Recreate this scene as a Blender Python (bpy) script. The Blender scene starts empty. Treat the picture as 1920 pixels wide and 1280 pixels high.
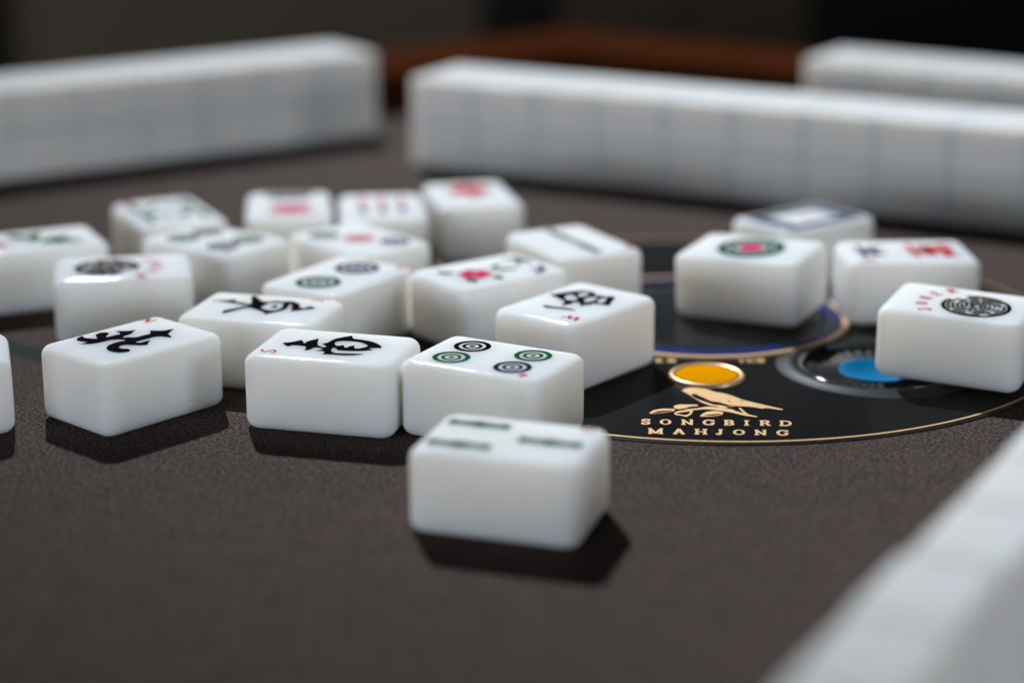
import bpy, bmesh, math, random
from mathutils import Vector, Matrix, Euler

R = math.radians
MM = 0.001
scene = bpy.context.scene
col = scene.collection
random.seed(7)

# ------------------------------------------------------------------ camera
cam_d = bpy.data.cameras.new('camera')
cam = bpy.data.objects.new('camera', cam_d)
col.objects.link(cam)
cam.location = (0, 0, 0.1938)
cam.rotation_euler = (R(90 - 16.575), 0, 0)
cam_d.sensor_width = 36.0
cam_d.lens = 71.53
cam_d.clip_start = 0.01
cam_d.clip_end = 50
cam_d.dof.use_dof = True
cam_d.dof.focus_distance = 0.598
cam_d.dof.aperture_fstop = 3.9
scene.camera = cam

# ------------------------------------------------------------------ world + lamps
world = bpy.data.worlds.new('World')
scene.world = world
world.use_nodes = True
bg = world.node_tree.nodes['Background']
bg.inputs['Color'].default_value = (0.80, 0.90, 1.0, 1)
bg.inputs['Strength'].default_value = 0.004

def aim(o, target):
    d = Vector(target) - o.location
    o.rotation_euler = d.to_track_quat('-Z', 'Y').to_euler()

AZ, EL = R(16.0), R(45.0)
key_d = bpy.data.lights.new('key_lamp', 'SPOT')
key = bpy.data.objects.new('key_lamp', key_d)
col.objects.link(key)
KT = Vector((0.10, 0.79, 0.0))
key.location = KT + 6.0 * Vector((-math.sin(AZ) * math.cos(EL), math.cos(AZ) * math.cos(EL), math.sin(EL)))
aim(key, KT)
key_d.energy = 2400
key_d.color = (0.87, 0.94, 1.0)
key_d.spot_size = R(9.9)
key_d.spot_blend = 1.0
key_d.shadow_soft_size = 0.062

fill_d = bpy.data.lights.new('front_fill', 'AREA')  # unseen soft lamp added to brighten the camera-facing tile sides
fill = bpy.data.objects.new('front_fill', fill_d)
col.objects.link(fill)
fill.location = (-1.75, -1.6, 0.27)
fill_d.shape = 'RECTANGLE'
fill_d.size = 1.8
fill_d.size_y = 0.4
fill_d.energy = 26.5
fill_d.color = (0.88, 0.935, 1.0)
aim(fill, (0.0, 0.65, 0.0))
side_d = bpy.data.lights.new('side_fill', 'AREA')  # unseen lamp added to brighten the upright near row
side = bpy.data.objects.new('side_fill', side_d)
col.objects.link(side)
side.location = (1.5, -0.55, 0.40)
side_d.size = 0.5
side_d.energy = 0.45
side_d.spread = R(30)
side_d.color = (0.90, 0.95, 1.0)
aim(side, (0.08, 0.33, 0.02))

scene.view_settings.view_transform = 'Standard'
scene.view_settings.look = 'None'
scene.view_settings.exposure = 0.0
scene.view_settings.gamma = 1.0
scene.view_settings.use_curve_mapping = False
scene.cycles.use_denoising = True
scene.cycles.max_bounces = 12
scene.cycles.transmission_bounces = 8
scene.cycles.sample_clamp_indirect = 4.0

# ------------------------------------------------------------------ traced outlines (millimetres, in each thing's own frame)
POSE={"N":[-112.9,578.6,48.0,0.0],"S":[-52.4,571.5,-14.4,0.0],"4":[-5.4,558.9,-28.1,0.45],"3b":[-0.4,489.6,-17.5,0.0],"W":[20.2,617.5,50.9,0.45],"M":[140.0,612.0,-25.5,1.6],"G":[83.4,680.0,-29.0,1.6],"fish":[-169.1,703.1,25.6,0.0],"8b":[-129.47,748.44,-63.5,0.0],"4back":[-105.32,703.72,-36.7,0.0],"crakpink":[-85.2,759.6,96.1,0.0],"5":[-49.34,756.3,96.2,0.0],"3d":[-54.34,704.58,-49.4,0.0],"red":[-15.5,778.1,102.9,0.0],"mazeL":[-131.2,664.2,11.3,0.0],"E":[-78.28,612.56,-15.0,0.0],"2d":[-57.69,653.22,58.6,0.0],"flower":[-7.52,657.91,36.6,0.45],"2b":[21.6,698.6,-62.5,0.45],"soap":[108.2,736.0,37.8,0.45],"crak":[136.7,684.4,2.3,0.45],"edge":[-169.6,566.0,15.0,0.0]}
TRACE={"N":[[[-11.14,11.85],[-9.69,12.97],[-7.76,13.57],[-8.21,12.24],[-8.54,11.24],[-7.3,8.49],[-6.3,7.84],[-5.08,10.6],[-3.53,12.1],[-1.76,12.45],[-0.75,11.51],[-0.43,10.51],[-1.08,9.37],[-2.87,8.14],[-3.93,7.03],[-2.55,6.87],[-0.55,6.95],[1.07,6.53],[1.87,8.42],[1.9,10.72],[4.01,8.37],[5.38,7.32],[7.26,6.92],[5.07,5.8],[3.54,4.25],[0.43,4.02],[-0.81,3.11],[0.37,2.26],[2.11,0.32],[4.85,0.49],[7.22,0.16],[8.58,1.89],[9.45,3.27],[10.66,1.45],[12.07,-0.11],[13.84,-0.4],[15.46,-0.88],[12.88,-2.42],[10.52,-3.97],[9.72,-6.75],[8.75,-7.69],[8.26,-6.51],[7.45,-4.24],[5.48,-3.42],[2.63,-3.44],[0.22,-3.48],[-1.34,-3.55],[-0.8,-5.05],[1.18,-5.0],[3.23,-5.02],[0.81,-6.84],[-0.8,-8.62],[-2.25,-7.46],[-3.55,-5.56],[-4.97,-3.54],[-6.44,-3.24],[-8.0,-4.17],[-7.98,-5.78],[-6.91,-7.15],[-7.07,-8.72],[-8.39,-9.88],[-9.73,-9.7],[-11.23,-8.64],[-12.04,-6.7],[-11.87,-4.27],[-10.71,-2.05],[-8.96,-0.44],[-6.87,0.36],[-4.61,0.53],[-2.06,-0.05],[-1.96,1.2],[-3.46,2.87],[-5.11,3.79],[-7.91,3.74],[-10.32,4.18],[-12.18,5.35],[-13.39,6.97],[-11.61,6.96],[-10.71,7.04],[-11.57,8.71],[-11.83,10.35]]],"Nl":[[14.16,14.2],[17.42,13.49],[14.06,10.94],[17.98,10.93]],"S":[[[-15.74,-0.9],[-13.31,0.65],[-12.06,2.22],[-11.18,3.57],[-10.18,2.08],[-9.21,0.16],[-9.0,0.83],[-8.95,2.71],[-7.56,4.94],[-6.77,6.4],[-5.71,2.3],[-4.7,-0.53],[-2.45,-2.28],[-1.55,-1.26],[-2.44,-0.26],[-3.95,1.2],[-2.61,2.78],[-2.54,4.67],[-1.83,7.35],[-0.15,9.36],[1.9,11.66],[3.11,8.62],[6.1,8.13],[9.08,7.34],[11.41,5.76],[13.31,3.78],[14.28,1.89],[14.17,1.13],[12.15,0.73],[10.76,0.07],[12.75,-0.81],[11.17,-2.25],[8.67,-3.31],[5.67,-3.96],[2.65,-4.01],[1.59,-1.98],[0.5,-1.95],[0.69,-4.03],[1.43,-5.65],[3.06,-6.74],[6.43,-6.17],[9.79,-5.61],[11.48,-5.59],[9.96,-7.17],[6.32,-8.47],[2.76,-8.43],[-0.67,-9.07],[-0.05,-7.54],[-0.8,-5.92],[-3.58,-5.92],[-1.88,-4.39],[-1.97,-3.62],[-3.9,-2.78],[-4.95,-3.35],[-5.24,-5.55],[-6.65,-6.64],[-7.0,-4.18],[-7.61,-2.51],[-10.23,-2.26],[-12.12,-2.56],[-12.49,-4.25]],[[-0.48,2.4],[-0.57,4.24],[1.2,5.44],[4.17,5.77],[7.06,5.26],[9.83,2.89],[9.63,1.31],[8.52,-0.2],[7.27,-1.01],[6.25,0.13],[6.0,2.21],[4.71,0.96],[4.3,-0.98],[3.35,-0.31],[2.75,1.69],[1.3,0.39],[0.54,0.51]]],"Sl":[[-18.76,-8.35],[-18.51,-10.08],[-17.26,-10.86],[-16.33,-9.52],[-15.46,-8.33],[-14.35,-9.29],[-14.61,-11.01],[-15.41,-11.08]],"E":[[[-19.27,3.9],[-15.05,5.51],[-12.85,6.58],[-11.66,7.86],[-10.89,4.72],[-8.28,4.47],[-4.86,2.83],[-5.84,6.55],[-8.18,11.68],[-7.81,13.73],[-5.21,10.55],[-2.63,7.41],[-1.28,7.29],[1.4,9.16],[4.25,9.25],[6.16,10.43],[10.02,7.48],[10.96,3.97],[12.91,2.91],[13.46,5.58],[14.01,6.19],[16.78,3.95],[13.25,1.33],[11.52,-0.24],[9.98,-1.57],[9.72,1.78],[8.54,2.86],[8.27,5.59],[6.71,6.59],[7.92,1.76],[7.26,-1.19],[4.97,-4.56],[3.34,-7.28],[3.34,-5.0],[0.48,-3.01],[-3.75,-0.25],[-6.28,-2.97],[-7.59,-6.09],[-9.47,-9.34],[-10.44,-5.48],[-8.8,-3.18],[-6.44,-0.03],[-4.6,1.21],[-8.53,2.51],[-14.44,4.05]],[[-0.69,0.57],[-0.22,3.32],[-0.34,5.93],[2.25,7.0],[4.63,7.26],[6.12,1.74],[4.85,-1.65],[1.95,-1.51]],[[2.66,1.28],[2.68,4.57],[3.9,4.43],[4.14,1.49],[3.23,0.5]]],"W":[[[-8.97,6.69],[-8.5,4.8],[-8.27,2.16],[-7.22,0.18],[-6.75,-2.82],[-7.39,-6.07],[-8.0,-5.07],[-8.44,-2.63],[-9.69,1.05],[-10.81,3.73]],[[2.84,13.12],[3.66,11.65],[6.54,10.83],[10.31,8.95],[12.91,7.12],[13.19,4.48],[13.36,2.9],[10.8,0.6],[11.44,-1.55],[11.57,-3.51],[12.82,-3.7],[13.12,-4.97],[11.81,-6.5],[9.62,-7.37],[6.9,-8.45],[3.28,-10.57],[3.4,-8.09],[2.38,-5.52],[2.94,-4.45],[0.84,-5.38],[-0.78,-3.82],[-3.03,-3.68],[-1.09,-2.57],[0.53,-1.06],[-0.07,1.01],[-2.43,-0.05],[-4.33,0.54],[-5.79,1.47],[-2.92,2.75],[-1.66,2.97],[-0.2,5.61],[1.24,9.2]],[[2.28,6.58],[5.0,7.73],[6.92,6.74],[4.21,2.4],[1.96,1.62],[0.48,3.87]],[[7.19,5.04],[10.13,5.96],[11.79,4.37],[9.79,2.29],[6.83,2.32],[6.17,3.14]],[[2.22,-1.37],[4.82,0.32],[7.93,0.52],[9.73,-1.7],[5.4,-3.07],[2.52,-2.63]],[[3.77,-5.04],[8.33,-3.11],[10.56,-4.07],[8.3,-5.75],[4.54,-6.87]]],"Wl":[[-16.45,-6.79],[-13.27,-8.18],[-16.49,-9.66],[-13.27,-11.11],[-16.92,-12.44]]}
BIRD=[[[-13.19,-74.32],[-11.68,-71.95],[-8.7,-71.29],[-5.88,-72.43],[-3.28,-75.73],[-0.52,-77.14],[2.09,-79.94],[4.58,-83.63],[8.51,-86.82],[12.41,-89.98],[15.78,-92.49],[15.38,-93.38],[10.29,-91.06],[10.01,-92.22],[6.42,-90.16],[2.51,-89.53],[-0.39,-90.16],[-1.99,-91.96],[-4.07,-89.98],[-5.96,-88.9],[-8.25,-85.91],[-9.69,-82.71],[-11.09,-78.82],[-12.32,-76.2]],[[-9.56,-79.47],[-8.5,-79.01],[-7.51,-80.86],[-6.75,-81.97],[-5.28,-84.72],[-3.35,-85.45],[-1.94,-87.09],[-0.36,-88.45],[-2.12,-88.9],[-3.28,-87.73],[-4.97,-87.46],[-6.49,-85.45],[-8.05,-83.63],[-9.05,-81.97]],[[0.03,-83.17],[0.8,-85.45],[0.21,-85.64]],[[3.38,-84.08],[4.91,-84.54],[4.13,-85.09]]]
LEAVES=[[[[-24.97,-96.92],[-23.34,-93.56],[-20.4,-91.96],[-17.02,-92.22],[-16.53,-93.12],[-17.49,-94.63],[-20.69,-96.04]],[[-23.52,-96.22],[-21.41,-94.27],[-17.99,-93.74],[-18.04,-94.45],[-20.65,-95.51]]],[[[-16.96,-89.53],[-14.99,-88.0],[-11.87,-88.18],[-9.59,-88.18],[-9.43,-89.53],[-12.04,-90.16],[-13.58,-91.6],[-15.35,-92.49],[-16.71,-91.78]]],[[[-17.33,-96.22],[-15.75,-94.0],[-13.45,-93.56],[-11.18,-93.38],[-12.06,-97.1],[-13.83,-99.9],[-14.99,-98.68],[-16.9,-97.98]],[[-16.52,-96.66],[-14.74,-95.51],[-12.43,-94.89],[-13.18,-97.1],[-14.1,-97.98]]],[[[-10.17,-99.55],[-7.96,-95.33],[-5.02,-94.0],[-2.33,-95.33],[-3.15,-97.98],[-6.08,-99.29]],[[-8.52,-98.41],[-6.77,-97.62],[-3.89,-96.92],[-3.68,-97.62],[-6.02,-98.59]]],[[[-14.53,-92.85],[-10.49,-91.96],[-6.63,-89.98],[-3.04,-91.06],[0.22,-92.49],[1.43,-94.45],[3.72,-96.66],[7.34,-99.38],[6.98,-100.07],[3.24,-98.5],[0.16,-95.78],[-2.24,-94.45],[-4.94,-93.12],[-7.71,-92.49],[-12.06,-93.74]]],[[[2.43,-91.6],[3.06,-91.06],[3.82,-94.45],[4.78,-97.27],[4.0,-97.98],[3.18,-95.16]]]]
LETTERS=[[["S",[-27.52,-106.45],[-25.03,-106.55],[-27.22,-101.64],[-24.72,-101.73]],["O",[-22.22,-106.63],[-18.82,-106.76],[-21.88,-101.85],[-18.46,-101.98]],["N",[-15.98,-106.85],[-12.48,-106.99],[-15.6,-102.09],[-12.07,-102.23]],["G",[-9.64,-107.07],[-6.14,-107.21],[-9.21,-102.34],[-5.69,-102.48]],["B",[-3.52,-107.29],[-0.49,-107.41],[-3.05,-102.59],[-0.0,-102.7]],["I",[2.2,-107.49],[4.05,-107.56],[2.71,-102.81],[4.57,-102.88]],["R",[6.88,-107.65],[10.15,-107.78],[7.43,-103.0],[10.72,-103.13]],["D",[12.66,-107.85],[16.23,-107.99],[13.24,-103.22],[16.84,-103.37]]],[["M",[-26.17,-114.85],[-21.82,-115.05],[-25.86,-110.02],[-21.48,-110.22]],["A",[-18.99,-115.12],[-15.51,-115.28],[-18.62,-110.35],[-15.12,-110.51]],["H",[-12.84,-115.35],[-9.04,-115.52],[-12.43,-110.63],[-8.6,-110.8]],["J",[-6.48,-115.59],[-4.58,-115.68],[-6.03,-110.92],[-4.11,-111.01]],["O",[-1.7,-115.76],[1.75,-115.92],[-1.22,-111.14],[2.26,-111.3]],["N",[4.47,-115.99],[7.85,-116.14],[4.99,-111.42],[8.4,-111.58]],["G",[10.84,-116.22],[14.23,-116.38],[11.4,-111.71],[14.81,-111.87]]]]
L, W, H = 45.5, 32.8, 22.4          # one tile, mm
DISC = (65.5, 671.0)                # centre of the control panel
DTOP = 0.45                         # panel stands this proud of the felt

# ------------------------------------------------------------------ materials
def mat(name):
    m = bpy.data.materials.new(name)
    m.use_nodes = True
    nt = m.node_tree
    return m, nt, nt.nodes['Principled BSDF']

def simple(name, c, rough=0.5, metal=0.0, coat=0.0, spec=0.5, bump=0.0, scale=800):
    m, nt, b = mat(name)
    b.inputs['Base Color'].default_value = (*c, 1)
    b.inputs['Roughness'].default_value = rough
    b.inputs['Metallic'].default_value = metal
    b.inputs['Coat Weight'].default_value = coat
    b.inputs['Specular IOR Level'].default_value = spec
    tc = nt.nodes.new('ShaderNodeTexCoord')
    n = nt.nodes.new('ShaderNodeTexNoise')
    n.inputs['Scale'].default_value = scale
    n.inputs['Detail'].default_value = 4
    nt.links.new(tc.outputs['Object'], n.inputs['Vector'])
    mr = nt.nodes.new('ShaderNodeMapRange')
    mr.inputs['To Min'].default_value = rough * 0.85
    mr.inputs['To Max'].default_value = min(1, rough * 1.2)
    nt.links.new(n.outputs['Fac'], mr.inputs['Value'])
    nt.links.new(mr.outputs['Result'], b.inputs['Roughness'])
    if bump:
        bp = nt.nodes.new('ShaderNodeBump')
        bp.inputs['Strength'].default_value = bump
        bp.inputs['Distance'].default_value = 0.0002
        nt.links.new(n.outputs['Fac'], bp.inputs['Height'])
        nt.links.new(bp.outputs['Normal'], b.inputs['Normal'])
    return m

def tile_material(name='white_melamine', SSCALE=0.018):
    m, nt, b = mat(name)
    b.inputs['Base Color'].default_value = (0.885, 0.89, 0.91, 1)
    oi = nt.nodes.new('ShaderNodeObjectInfo')
    tint = nt.nodes.new('ShaderNodeValToRGB')
    tint.color_ramp.elements[0].color = (0.890, 0.880, 0.862, 1)
    tint.color_ramp.elements[1].color = (0.900, 0.898, 0.895, 1)
    nt.links.new(oi.outputs['Random'], tint.inputs['Fac'])
    tc0 = nt.nodes.new('ShaderNodeTexCoord')
    vo = nt.nodes.new('ShaderNodeTexVoronoi'); vo.inputs['Scale'].default_value = 95
    addv = nt.nodes.new('ShaderNodeVectorMath'); addv.operation = 'ADD'
    nt.links.new(tc0.outputs['Object'], addv.inputs[0]); nt.links.new(oi.outputs['Random'], addv.inputs[1])
    nt.links.new(addv.outputs['Vector'], vo.inputs['Vector'])
    spk = nt.nodes.new('ShaderNodeMath'); spk.operation = 'LESS_THAN'; spk.inputs[1].default_value = 0.022
    nt.links.new(vo.outputs['Distance'], spk.inputs[0])
    spm = nt.nodes.new('ShaderNodeMix'); spm.data_type = 'RGBA'; spm.inputs['B'].default_value = (0.30, 0.27, 0.24, 1)
    nt.links.new(spk.outputs[0], spm.inputs['Factor']); nt.links.new(tint.outputs['Color'], spm.inputs['A'])
    nt.links.new(spm.outputs['Result'], b.inputs['Base Color'])
    b.inputs['Subsurface Weight'].default_value = 1.0
    b.inputs['Subsurface Radius'].default_value = (1.0, 0.78, 0.54)
    b.inputs['Subsurface Scale'].default_value = SSCALE
    b.inputs['IOR'].default_value = 1.46
    b.inputs['Specular IOR Level'].default_value = 0.05
    tc = nt.nodes.new('ShaderNodeTexCoord')
    n = nt.nodes.new('ShaderNodeTexNoise')
    n.inputs['Scale'].default_value = 260
    n.inputs['Detail'].default_value = 6
    nt.links.new(tc.outputs['Object'], n.inputs['Vector'])
    mr = nt.nodes.new('ShaderNodeMapRange')
    mr.inputs['From Min'].default_value = 0.3
    mr.inputs['From Max'].default_value = 0.75
    mr.inputs['To Min'].default_value = 0.03
    mr.inputs['To Max'].default_value = 0.075
    nt.links.new(n.outputs['Fac'], mr.inputs['Value'])
    nt.links.new(mr.outputs['Result'], b.inputs['Roughness'])
    n2 = nt.nodes.new('ShaderNodeTexNoise')
    n2.inputs['Scale'].default_value = 90
    n2.inputs['Detail'].default_value = 2
    nt.links.new(tc.outputs['Object'], n2.inputs['Vector'])
    bp = nt.nodes.new('ShaderNodeBump')
    bp.inputs['Strength'].default_value = 0.06
    bp.inputs['Distance'].default_value = 0.0006
    nt.links.new(n2.outputs['Fac'], bp.inputs['Height'])
    nt.links.new(bp.outputs['Normal'], b.inputs['Normal'])
    return m

def paint(name, c, rough=0.14):
    # glossy lacquer lying in the carving; a pebbled bump gives the small glints
    m, nt, b = mat(name)
    b.inputs['Base Color'].default_value = (*c, 1)
    b.inputs['Roughness'].default_value = rough
    b.inputs['Specular IOR Level'].default_value = 0.05
    tc = nt.nodes.new('ShaderNodeTexCoord')
    n = nt.nodes.new('ShaderNodeTexNoise')
    n.inputs['Scale'].default_value = 900
    n.inputs['Detail'].default_value = 3
    nt.links.new(tc.outputs['Object'], n.inputs['Vector'])
    bp = nt.nodes.new('ShaderNodeBump')
    bp.inputs['Strength'].default_value = 0.10
    bp.inputs['Distance'].default_value = 0.0003
    nt.links.new(n.outputs['Fac'], bp.inputs['Height'])
    nt.links.new(bp.outputs['Normal'], b.inputs['Normal'])
    return m

def felt_material():
    m, nt, b = mat('brown_felt')
    tc = nt.nodes.new('ShaderNodeTexCoord')
    def noise(scale, detail, rough=0.6, stretch=None):
        n = nt.nodes.new('ShaderNodeTexNoise')
        n.inputs['Scale'].default_value = scale
        n.inputs['Detail'].default_value = detail
        n.inputs['Roughness'].default_value = rough
        nt.links.new(tc.outputs['Object'], n.inputs['Vector'])
        return n
    fib = noise(1150, 3, 0.7)
    fleck = noise(800, 2, 0.6)
    soft = noise(120, 4, 0.6)
    ramp = nt.nodes.new('ShaderNodeValToRGB')
    e = ramp.color_ramp.elements
    e[0].position = 0.40; e[0].color = (0.026, 0.0265, 0.036, 1)
    e[1].position = 0.62; e[1].color = (0.085, 0.055, 0.038, 1)
    k = e.new(0.50); k.color = (0.052, 0.0415, 0.035, 1)
    nt.links.new(fleck.outputs['Fac'], ramp.inputs['Fac'])
    mixc = nt.nodes.new('ShaderNodeMix'); mixc.data_type = 'RGBA'; mixc.blend_type = 'MULTIPLY'
    mixc.inputs['Factor'].default_value = 1.0
    r2 = nt.nodes.new('ShaderNodeValToRGB')
    r2.color_ramp.elements[0].position = 0.36; r2.color_ramp.elements[0].color = (0.16, 0.16, 0.18, 1)
    r2.color_ramp.elements[1].position = 0.66; r2.color_ramp.elements[1].color = (2.65, 2.6, 2.55, 1)
    nt.links.new(fib.outputs['Fac'], r2.inputs['Fac'])
    nt.links.new(ramp.outputs['Color'], mixc.inputs['A'])
    nt.links.new(r2.outputs['Color'], mixc.inputs['B'])
    mix2 = nt.nodes.new('ShaderNodeMix'); mix2.data_type = 'RGBA'; mix2.blend_type = 'MULTIPLY'
    mix2.inputs['Factor'].default_value = 1.0
    r3 = nt.nodes.new('ShaderNodeValToRGB')
    r3.color_ramp.elements[0].position = 0.3; r3.color_ramp.elements[0].color = (0.82, 0.82, 0.86, 1)
    r3.color_ramp.elements[1].position = 0.7; r3.color_ramp.elements[1].color = (1.14, 1.08, 1.02, 1)
    nt.links.new(soft.outputs['Fac'], r3.inputs['Fac'])
    nt.links.new(mixc.outputs['Result'], mix2.inputs['A'])
    nt.links.new(r3.outputs['Color'], mix2.inputs['B'])
    nt.links.new(mix2.outputs['Result'], b.inputs['Base Color'])
    b.inputs['Roughness'].default_value = 0.95
    b.inputs['Specular IOR Level'].default_value = 0.05
    b.inputs['Sheen Weight'].default_value = 0.0
    b.inputs['Sheen Roughness'].default_value = 0.32
    b.inputs['Sheen Tint'].default_value = (1.0, 0.86, 0.78, 1)
    bp = nt.nodes.new('ShaderNodeBump')
    bp.inputs['Strength'].default_value = 0.7
    bp.inputs['Distance'].default_value = 0.0004
    nt.links.new(fib.outputs['Fac'], bp.inputs['Height'])
    nt.links.new(bp.outputs['Normal'], b.inputs['Normal'])
    return m

def wood_material():
    m, nt, b = mat('red_brown_wood')
    tc = nt.nodes.new('ShaderNodeTexCoord')
    mp = nt.nodes.new('ShaderNodeMapping')
    mp.inputs['Scale'].default_value = (4, 60, 60)
    nt.links.new(tc.outputs['Object'], mp.inputs['Vector'])
    n = nt.nodes.new('ShaderNodeTexNoise')
    n.inputs['Scale'].default_value = 3
    n.inputs['Detail'].default_value = 6
    nt.links.new(mp.outputs['Vector'], n.inputs['Vector'])
    ramp = nt.nodes.new('ShaderNodeValToRGB')
    ramp.color_ramp.elements[0].color = (0.045, 0.012, 0.004, 1)
    ramp.color_ramp.elements[1].color = (0.078, 0.022, 0.008, 1)
    nt.links.new(n.outputs['Fac'], ramp.inputs['Fac'])
    nt.links.new(ramp.outputs['Color'], b.inputs['Base Color'])
    b.inputs['Roughness'].default_value = 0.6
    b.inputs['Specular IOR Level'].default_value = 0.0
    return m

def panel_material():
    m, nt, b = mat('black_satin_plastic')
    b.inputs['Base Color'].default_value = (0.0082, 0.0085, 0.0093, 1)
    b.inputs['Roughness'].default_value = 0.30
    b.inputs['Specular IOR Level'].default_value = 0.012
    tc = nt.nodes.new('ShaderNodeTexCoord')
    n = nt.nodes.new('ShaderNodeTexNoise')
    n.inputs['Scale'].default_value = 2500
    n.inputs['Detail'].default_value = 2
    nt.links.new(tc.outputs['Object'], n.inputs['Vector'])
    bp = nt.nodes.new('ShaderNodeBump')
    bp.inputs['Strength'].default_value = 0.25
    bp.inputs['Distance'].default_value = 0.0001
    nt.links.new(n.outputs['Fac'], bp.inputs['Height'])
    nt.links.new(bp.outputs['Normal'], b.inputs['Normal'])
    # sparse pale dust
    v = nt.nodes.new('ShaderNodeTexVoronoi')
    v.inputs['Scale'].default_value = 260
    nt.links.new(tc.outputs['Object'], v.inputs['Vector'])
    lt = nt.nodes.new('ShaderNodeMath'); lt.operation = 'LESS_THAN'
    lt.inputs[1].default_value = 0.028
    nt.links.new(v.outputs['Distance'], lt.inputs[0])
    mx = nt.nodes.new('ShaderNodeMix'); mx.data_type = 'RGBA'
    mx.inputs['A'].default_value = (0.0082, 0.0085, 0.0093, 1)
    mx.inputs['B'].default_value = (0.25, 0.25, 0.25, 1)
    nt.links.new(lt.outputs[0], mx.inputs['Factor'])
    nt.links.new(mx.outputs['Result'], b.inputs['Base Color'])
    return m

def clear_material(name, c, rough=0.05, trans=1.0):
    m, nt, b = mat(name)
    b.inputs['Base Color'].default_value = (*c, 1)
    b.inputs['Roughness'].default_value = rough
    b.inputs['Transmission Weight'].default_value = trans
    b.inputs['IOR'].default_value = 1.46
    b.inputs['Specular IOR Level'].default_value = 0.10
    return m

M = dict(
    tile=tile_material(),
    walltile=tile_material('white_melamine_wall', 0.005),
    black=paint('black_lacquer', (0.002, 0.002, 0.004)),
    red=paint('red_lacquer', (0.62, 0.020, 0.045)),
    green=paint('green_lacquer', (0.006, 0.105, 0.045)),
    blue=paint('blue_lacquer', (0.012, 0.020, 0.085)),
    pink=paint('pink_lacquer', (0.72, 0.035, 0.13)),
    felt=felt_material(),
    greenline=simple('dull_green_print', (0.020, 0.034, 0.029), 0.95, spec=0.05, bump=0.5, scale=1200),
    wood=wood_material(),
    panel=panel_material(),
    gold=simple('gold_foil', (0.54, 0.325, 0.13), 0.5, metal=0.35, bump=0.25, scale=1800),
    goldring=simple('gold_trim', (0.72, 0.48, 0.27), 0.35, metal=0.6),
    yellow=simple('yellow_plastic', (0.74, 0.29, 0.0), 0.5, spec=0.0, bump=0.1, scale=300),
    bluebtn=simple('blue_plastic', (0.0, 0.150, 0.33), 0.35, spec=0.05),
    bluering=clear_material('blue_clear_ring', (0.002, 0.016, 0.13), 0.2, 0.1),
    satin=simple('black_satin_trim', (0.010, 0.010, 0.011), 0.42, spec=0.12),
    clear=clear_material('clear_acrylic', (0.75, 0.78, 0.78), 0.04, 1.0),
    smoke=simple('smoked_cover', (0.012, 0.014, 0.015), 0.2, spec=0.10),
    darkwell=simple('dark_fluted_plastic', (0.014, 0.014, 0.014), 0.45, spec=0.06),
    backwall=simple('olive_brown_paint', (0.215, 0.175, 0.125), 0.9, scale=6),
    backdark=simple('black_stain', (0.010, 0.009, 0.008), 0.7, scale=6),
    backmid=simple('dark_brown_stain', (0.13, 0.10, 0.07), 0.8, scale=6),
    floor=simple('dark_floor', (0.05, 0.045, 0.04), 0.7, scale=6),
)

# ------------------------------------------------------------------ helpers
def link(name, me, m, parent=None, loc=(0, 0, 0), rot=(0, 0, 0), smooth=False):
    o = bpy.data.objects.new(name, me)
    col.objects.link(o)
    if m is not None and not me.materials:
        me.materials.append(m)
    if smooth:
        for p in me.polygons:
            p.use_smooth = True
    o.parent = parent
    o.location = loc
    o.rotation_euler = rot
    return o

def tag(o, label=None, cat=None, group=None, kind=None):
    if label: o['label'] = label
    if cat: o['category'] = cat
    if group: o['group'] = group
    if kind: o['kind'] = kind
    return o

def empty(name, loc, rot=(0, 0, 0)):
    o = bpy.data.objects.new(name, None)
    o.empty_display_size = 0.01
    col.objects.link(o)
    o.location = loc
    o.rotation_euler = rot
    return o

def rounded_box(name, lx, ly, lz, r, seg=6, z0=0.0, bulge=0.0, rv=0.0):
    """box in mm, base at z0, rounded edges, faint pillow on the sides"""
    bm = bmesh.new()
    bmesh.ops.create_cube(bm, size=1)
    for v in bm.verts:
        v.co = Vector((v.co.x * lx, v.co.y * ly, v.co.z * lz))
    bm.normal_update()
    if rv:
        ve = [e for e in bm.edges if abs(e.verts[0].co.z - e.verts[1].co.z) > lz * .5]
        bmesh.ops.bevel(bm, geom=ve, offset=rv, offset_type='OFFSET', segments=seg, profile=0.5, affect='EDGES')
        bm.normal_update()
        he = [e for e in bm.edges if abs(e.verts[0].co.z - e.verts[1].co.z) < 1e-4 and len(e.link_faces) == 2 and abs(e.link_faces[0].normal.z - e.link_faces[1].normal.z) > .5]
        bmesh.ops.bevel(bm, geom=he, offset=r, offset_type='OFFSET', segments=seg, profile=0.5, affect='EDGES')
    else:
        bmesh.ops.bevel(bm, geom=bm.edges[:], offset=r, offset_type='OFFSET', segments=seg, profile=0.5, affect='EDGES')
    if bulge:
        big = [e for e in bm.edges if e.calc_length() > 8]
        bmesh.ops.subdivide_edges(bm, edges=big, cuts=6, use_grid_fill=True)
        for v in bm.verts:
            x, y, z = v.co.x / (lx / 2), v.co.y / (ly / 2), v.co.z / (lz / 2)
            fx, fy, fz = max(0, 1 - x * x), max(0, 1 - y * y), max(0, 1 - z * z)
            v.co.x += math.copysign(bulge, x) * abs(x) ** 6 * fy * fz
            v.co.y += math.copysign(bulge, y) * abs(y) ** 6 * fx * fz
    for v in bm.verts:
        v.co.z += lz / 2 + z0
        v.co *= MM
    me = bpy.data.meshes.new(name)
    bm.to_mesh(me)
    bm.free()
    for p in me.polygons:
        p.use_smooth = True
    return me

def weighted(o):
    w = o.modifiers.new('weighted_normals', 'WEIGHTED_NORMAL')
    w.mode = 'FACE_AREA'
    w.weight = 50
    w.keep_sharp = False
    return o

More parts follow.
